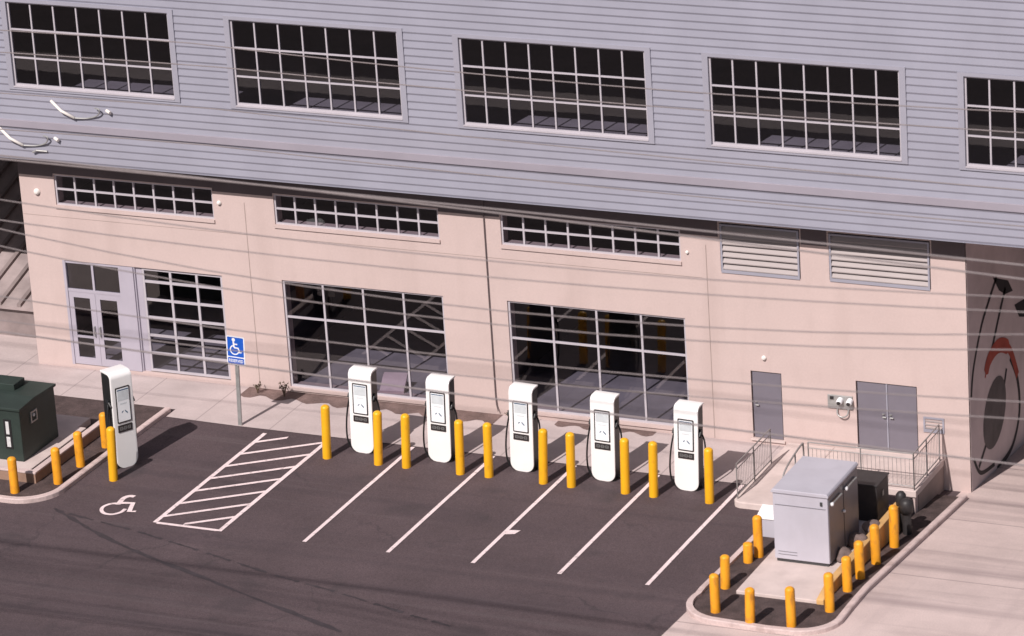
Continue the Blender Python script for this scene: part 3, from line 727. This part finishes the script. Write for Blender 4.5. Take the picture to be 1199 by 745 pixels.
# rounded brown lumps beside the cabinet, standpipes, small box
def lump(loc, r, label):
    b = MB(); bmesh.ops.create_icosphere(b.bm, subdivisions=3, radius=r)
    ph = random.random()*6
    for v in b.bm.verts:
        c = v.co; k = 1+.16*math.sin(c.x*9/r*.3+ph)+.13*math.sin(c.y*8/r*.4+ph*2)+.12*math.sin(c.z*11/r*.3+ph)
        v.co = Vector((c.x*k*1.0,c.y*k*1.35,max(c.z*k*.8,-r*.45)))
    o = b.build('shade_lump', M['lump'], None, loc=loc, smooth=True); return tag(o, label, 'lump', 'brown lumps beside the cabinet')
lump((28.13,-7.0,.13),.22,'brown lump standing for shade, nearest the front of the cabinet side')  # solid brown lumps standing in for shadow or dirty reflections on the pad
lump((28.16,-6.05,.15),.25,'brown lump standing for shade, in the middle beside the dark cabinet side')
lump((28.16,-5.2,.14),.22,'brown lump standing for shade, nearest the rear corner of the cabinet')
def standpipe(loc, h, r, label):
    t = thing('standpipe', loc, label, 'standpipe', 'black standpipes by the platform')
    b = MB(); b.lathe([(r*.7,0),(r*.7,h*.62)],14); b.build('riser', M['pipe'], t, smooth=False)
    b = MB(); b.lathe([(r,h*.62),(r*1.1,h*.8),(r*1.05,h*.93),(r*.6,h),(r*.2,h*1.02)],16); b.build('cap', M['pipe'], t, smooth=True)
standpipe((28.52,-3.75,zd(-3.75)+.04),1.12,.13,'taller black standpipe against the platform wall')
standpipe((28.74,-3.95,zd(-3.95)+.04),1.0,.17,'shorter wider black standpipe in front of the platform wall corner')
t = thing('utility_box', (25.38,-6.05,G+.05), 'small white utility box left of the grey cabinet with slanted lid', 'box')
b = MB(); b.prism([(0,0),(0,.52),(.45,.66),(.45,0)],'x',-.02,.5); b.build('box_body', M['cab'], t, bevel=.01)
b = MB(); b.prism([(-.03,.515),(-.03,.56),(.48,.715),(.48,.67)],'x',-.05,.53); b.build('lid', M['white'], t, bevel=.008)

# walkway and platform with railings
t = thing('loading_platform', (0,0,0), 'raised concrete platform with steel railing before the grey double doors', 'platform')
b = MB(); b.box(25.32,28.45,-2.38,-.065,-.14,.05); b.build('slab', M['pad'], t, bevel=.02)
b = MB(); b.box(25.34,28.40,-2.33,-2.10,-1.6,-.145); b.build('front_wall', M['wall'], t)
b = MB(); b.box(28.16,28.42,-2.09,-.005,-1.7,-.145); b.build('side_wall', M['dirtywall'], t)
b = MB(); b.prism([(23.95,-4.15),(24.02,-4.27),(24.15,-4.33),(25.31,-4.33),(25.31,-.065),(23.95,-.065)],'z',-.3,.045); b.build('walkway', M['pad'], t, bevel=.03, bseg=3)
def railing(pts, zt, label=None, picket=.12, zb=.15, z0=.04):
    b = MB(); p = MB()
    for (a,c) in zip(pts,pts[1:]):
        A=Vector((*a,0)); C=Vector((*c,0)); L=(C-A).length; n=max(1,round(L/picket))
        b.tube([A+Vector((0,0,zt)),C+Vector((0,0,zt))], .02, 8); b.tube([A+Vector((0,0,zb)),C+Vector((0,0,zb))], .017, 6); b.tube([A+Vector((0,0,zt-.16)),C+Vector((0,0,zt-.16))], .014, 6)
        m_ = max(1,round(L/1.2))
        for k in range(m_+1): q=A.lerp(C,k/m_); b.tube([q+Vector((0,0,z0)),q+Vector((0,0,zt))], .02, 8)
        for k in range(1,n): q=A.lerp(C,k/n); p.tube([q+Vector((0,0,zb)),q+Vector((0,0,zt-.16))], .006, 5)
    o = b.build('railing', M['rail'], t); p.build('picket', M['rail'], o); return o
railing([(25.40,-2.30),(28.38,-2.30),(28.38,-.2)], 1.1)
railing([(24.04,-4.12),(24.04,-1.6)], 1.05)
b = MB(); b.tube(smooth_path([(25.18,-2.1,.05),(25.18,-2.1,.85),(25.18,-2.25,.97),(25.2,-3.2,.86),(25.2,-3.65,.7),(25.2,-3.75,.5),(25.2,-3.75,.05)],6), .026, 8)
b.tube([(25.18,-2.75,.05),(25.19,-2.75,.92)], .022, 8); b.build('handrail', M['rail'], t, smooth=True)

# ------------------------------------------------------------------ left island with transformer
kpl = [(-8,-9.55),(3.2,-9.55)]+arc(4.65,-8.40,1.15,272,356,8)+[(5.80,-7.4),(5.82,-5.0),(5.84,-3.3),(5.86,-2.35)]
kerb(kpl, .17, .13, lambda x,y: G, label='pale rounded kerb round the left island')
b = MB(); b.face([(-8,-9.39,G+.045),(3.2,-9.39,G+.045)]+[(x,y,G+.045) for x,y in arc(4.65,-8.40,.99,272,356,8)]+[(5.66,-5,G+.045),(5.70,-2.2,G+.045),(-8,-2.2,G+.045)])
tag(b.build('planter_soil', M['soil']), None, None, None, 'structure')
b = MB(); b.prism([(-8,-8.22),(4.78,-8.22),(4.78,-3.6),(4.63,-3.6),(4.63,-8.07),(-8,-8.07)],'z',G-.2,.20)
t = thing('low_wall', (0,0,0), 'low brown wall with pale coping wrapping the front and side of the transformer pad', 'wall')
b.build('wall_body', M['brownwall'], t)
b = MB(); b.prism([(-8,-8.24),(4.80,-8.24),(4.80,-3.58),(4.61,-3.58),(4.61,-8.05),(-8,-8.05)],'z',.202,.26); b.build('coping', M['kerb'], t, bevel=.012)
b = MB(); b.prism([(-8,-7.86),(4.36,-7.86),(4.36,-4.6),(4.1,-4.6),(4.1,-3.9),(-8,-3.9)],'z',G-.1,.12)
tag(b.build('transformer_pad', M['pad'], bevel=.02), 'pale concrete pad under the green transformer', None, None, 'structure')
t = thing('electrical_transformer', (1.2,-7.35,.12), 'dark green box transformer on a pad at the left edge of the picture', 'transformer')
b = MB(); b.box(0,2.72,0,1.95,0,1.52); bd = b.build('tank', M['green'], t, bevel=.02)
b = MB(); b.prism([(-.05,1.525),(-.05,1.60),(.8,1.66),(2.0,1.60),(2.0,1.525)],'x',-.05,2.77); b.build('lid', M['green'], t, bevel=.012)
b = MB(); b.box(1.15,1.95,1.1,1.7,1.63,1.82); b.build('hatch', M['green'], t, bevel=.015)
b = MB(); b.box(2.24,2.36,-.022,-.002,.42,.72); b.box(2.25,2.35,-.022,-.002,.80,1.18); b.build('label_plate', M['tag'], bd)
b = MB(); b.box(2.18,2.42,-.014,-.002,.36,1.24); b.build('plate_backing', M['black'], bd)
b = MB()
for p in ((.55,.60,.95,1.28),(.85,.90,.95,1.28)): b.box(2.722,2.75,p[0],p[1],p[2],p[3])
b.box(2.722,2.75,.60,.85,1.23,1.28); b.box(2.722,2.75,.60,.85,.95,.99); b.build('hasp', M['galv'], bd)
b = MB(); b.tube([(2.722,.72,1.15),(2.76,.72,1.15)], .05, 10); b.build('padlock', M['tag'], bd)

# ------------------------------------------------------------------ shed past the left corner
t = thing('storage_shed', (-6.2,1.7,G), 'long low dark shed with ribbed sloping roof beyond the left corner of the building', 'shed')
b = MB(); b.box(-2,5.55,.15,14,0,.9); b.build('wall', M['shedwall'], t)
b = MB(); b.prism([(0,.92),(0,1.02),(14.5,5.3),(14.5,5.2)],'x',-2.2,5.75); rf = b.build('roof', M['shed'], t)
b = MB()
for k in range(12):
    x = -2.1+.68*k; b.prism([(0,1.022),(0,1.12),(14.5,5.40),(14.5,5.302)],'x',x,x+.13)
b.build('roof_rib', M['shedwall'], rf)
b = MB(); b.prism([(5.4,2.62),(5.4,2.70),(7.4,3.29),(7.4,3.21)],'x',2.5,5.6); b.build('roof_patch', M['roof'], rf)

# dry shrubs in the bed
def shrub(loc, h, n, label):
    t = thing('dry_shrub', loc, label, 'shrub', 'sparse shrubs at the foot of the wall')
    b = MB(); f = MB()
    for k in range(n):
        a = random.uniform(0,6.28); q = random.uniform(.2,.55)*h
        p = [(0,0,0),(q*.4*math.cos(a),q*.4*math.sin(a),h*.5),(q*math.cos(a+.3),q*math.sin(a+.3),h*random.uniform(.75,1.05))]
        b.tube(p, [.012,.008,.004], 5)
        for j in range(5):
            c = Vector(p[1]).lerp(Vector(p[2]), random.uniform(.2,1.05)); d = Vector((random.uniform(-1,1),random.uniform(-1,1),random.uniform(-.3,1))).normalized()*.07; e = d.cross(Vector((random.random(),.3,.8))).normalized()*.03
            f.face([c,c+d*.5+e,c+d,c+d*.5-e])
    b.build('stem', M['twig'], t); f.build('foliage', M['leaf'], t)
shrub((8.55,-.42,G+.01),.42,12,'dry shrub in the mulch bed just right of the sign shadow')
shrub((7.65,-.38,G+.01),.30,9,'small dry shrub at the left end of the mulch bed')
shrub((15.6,-.25,G+.01),.22,7,'tiny dry plant at the wall between the two shop windows')

# ------------------------------------------------------------------ overhead wires
def wire(y, zl, zm, zr, r, label, dz=0):
    """a sagging wire at distance y, heights at x=19, 30, 40.6"""
    # parabola through three points, gently continued to both poles
    x1,x2,x3 = 19.,30.,40.6
    f = lambda x: zl*(x-x2)*(x-x3)/((x1-x2)*(x1-x3))+zm*(x-x1)*(x-x3)/((x2-x1)*(x2-x3))+zr*(x-x1)*(x-x2)/((x3-x1)*(x3-x2))
    xs = [-12+2.2*k for k in range(40)]; pts=[]
    for x in xs:
        xx = min(max(x,14),46); pts.append((x,y,f(xx)+ (x-xx)*.01))
    b = MB(); b.tube(pts, r, 6); o = b.build('power_line', M['wire'], smooth=True)
    return tag(o, label, 'wire', 'overhead wires crossing in front of the building')
WL = [(17.77,17.64,17.47),(17.84,17.56,17.19),(16.84,16.54,16.82),(16.39,16.20,16.53),(16.14,15.50,16.08),(15.76,15.20,15.77),(14.66,14.42,14.71),(14.13,14.03,14.36),(13.87,13.58,13.41)]
ords = ['first','second','third','fourth','fifth','sixth','seventh','eighth','ninth','tenth','eleventh','twelfth']
for i,(a,m_,c) in enumerate(WL):
    wire(-30, a, m_, c, .0125 if i not in (0,1,8,9) else (.008 if i == 9 else .019), 'thin overhead wire, %s from the top of those crossing the pale lower wall' % ords[i])
for i,(a,m_,c) in enumerate(((14.1,14.05,14.2),(13.1,12.9,12.85),(12.3,12.15,12.15),(15.0,14.9,15.2))):
    wire(-13-.4*i, a, m_, c, .014, 'thin overhead wire, %s of four crossing in front of the grey siding' % ('second','third','lowest','topmost')[i])

# ------------------------------------------------------------------ light
w = bpy.data.worlds.new('World'); S.world = w; w.use_nodes = True
nt = w.node_tree; bg = nt.nodes['Background']
sky = nt.nodes.new('ShaderNodeTexSky'); sky.sky_type = 'NISHITA'; sky.sun_disc = False
az = math.atan2(-.16,-1.0)            # towards the sun: mostly -Y, a little -X
el = R(44.5)
sky.sun_elevation = el; sky.sun_rotation = math.atan2(-.16,-1.0); sky.air_density = 1.0; sky.dust_density = 2.0
nt.links.new(sky.outputs[0], bg.inputs['Color']); bg.inputs['Strength'].default_value = .05
sl = bpy.data.lights.new('Sun','SUN'); sl.energy = 4.3; sl.angle = R(.5); sl.color = (1,.92,.89)
so = bpy.data.objects.new('sun_lamp', sl); COL.objects.link(so)
d = Vector((.13,1.0,-math.tan(el)*math.hypot(.13,1))).normalized()
so.rotation_euler = d.to_track_quat('-Z','Y').to_euler(); so.location = (0,-40,60)

# ------------------------------------------------------------------ camera (fitted to the photograph)
cx,cy,cz, yaw,pit,rol, fpx = 64.2581,-102.1136,45.4212, .4433,.3600,-.0655, 5041.47
D = Vector((-math.sin(yaw)*math.cos(pit), math.cos(yaw)*math.cos(pit), -math.sin(pit)))
r1 = Vector((math.cos(yaw), math.sin(yaw), 0)); u1 = r1.cross(D)
r2 = r1*math.cos(rol)+u1*math.sin(rol); u2 = -r1*math.sin(rol)+u1*math.cos(rol)
cam = bpy.data.cameras.new('Camera'); cam.sensor_width = 36; cam.sensor_fit = 'HORIZONTAL'; cam.lens = fpx/1199*36
cam.dof.use_dof = True; cam.dof.focus_distance = 126.0; cam.dof.aperture_fstop = 1.0; cam.clip_start = 1; cam.clip_end = 5000
co = bpy.data.objects.new('Camera', cam); COL.objects.link(co)
m = Matrix(((r2.x,u2.x,-D.x,cx),(r2.y,u2.y,-D.y,cy),(r2.z,u2.z,-D.z,cz),(0,0,0,1)))
co.matrix_world = m
S.camera = co
S.view_settings.view_transform = 'Standard'; S.view_settings.look = 'None'; S.view_settings.gamma = 1; S.view_settings.exposure = .15
S.render.engine = 'CYCLES'
S.render.resolution_x = 1024; S.render.resolution_y = 636
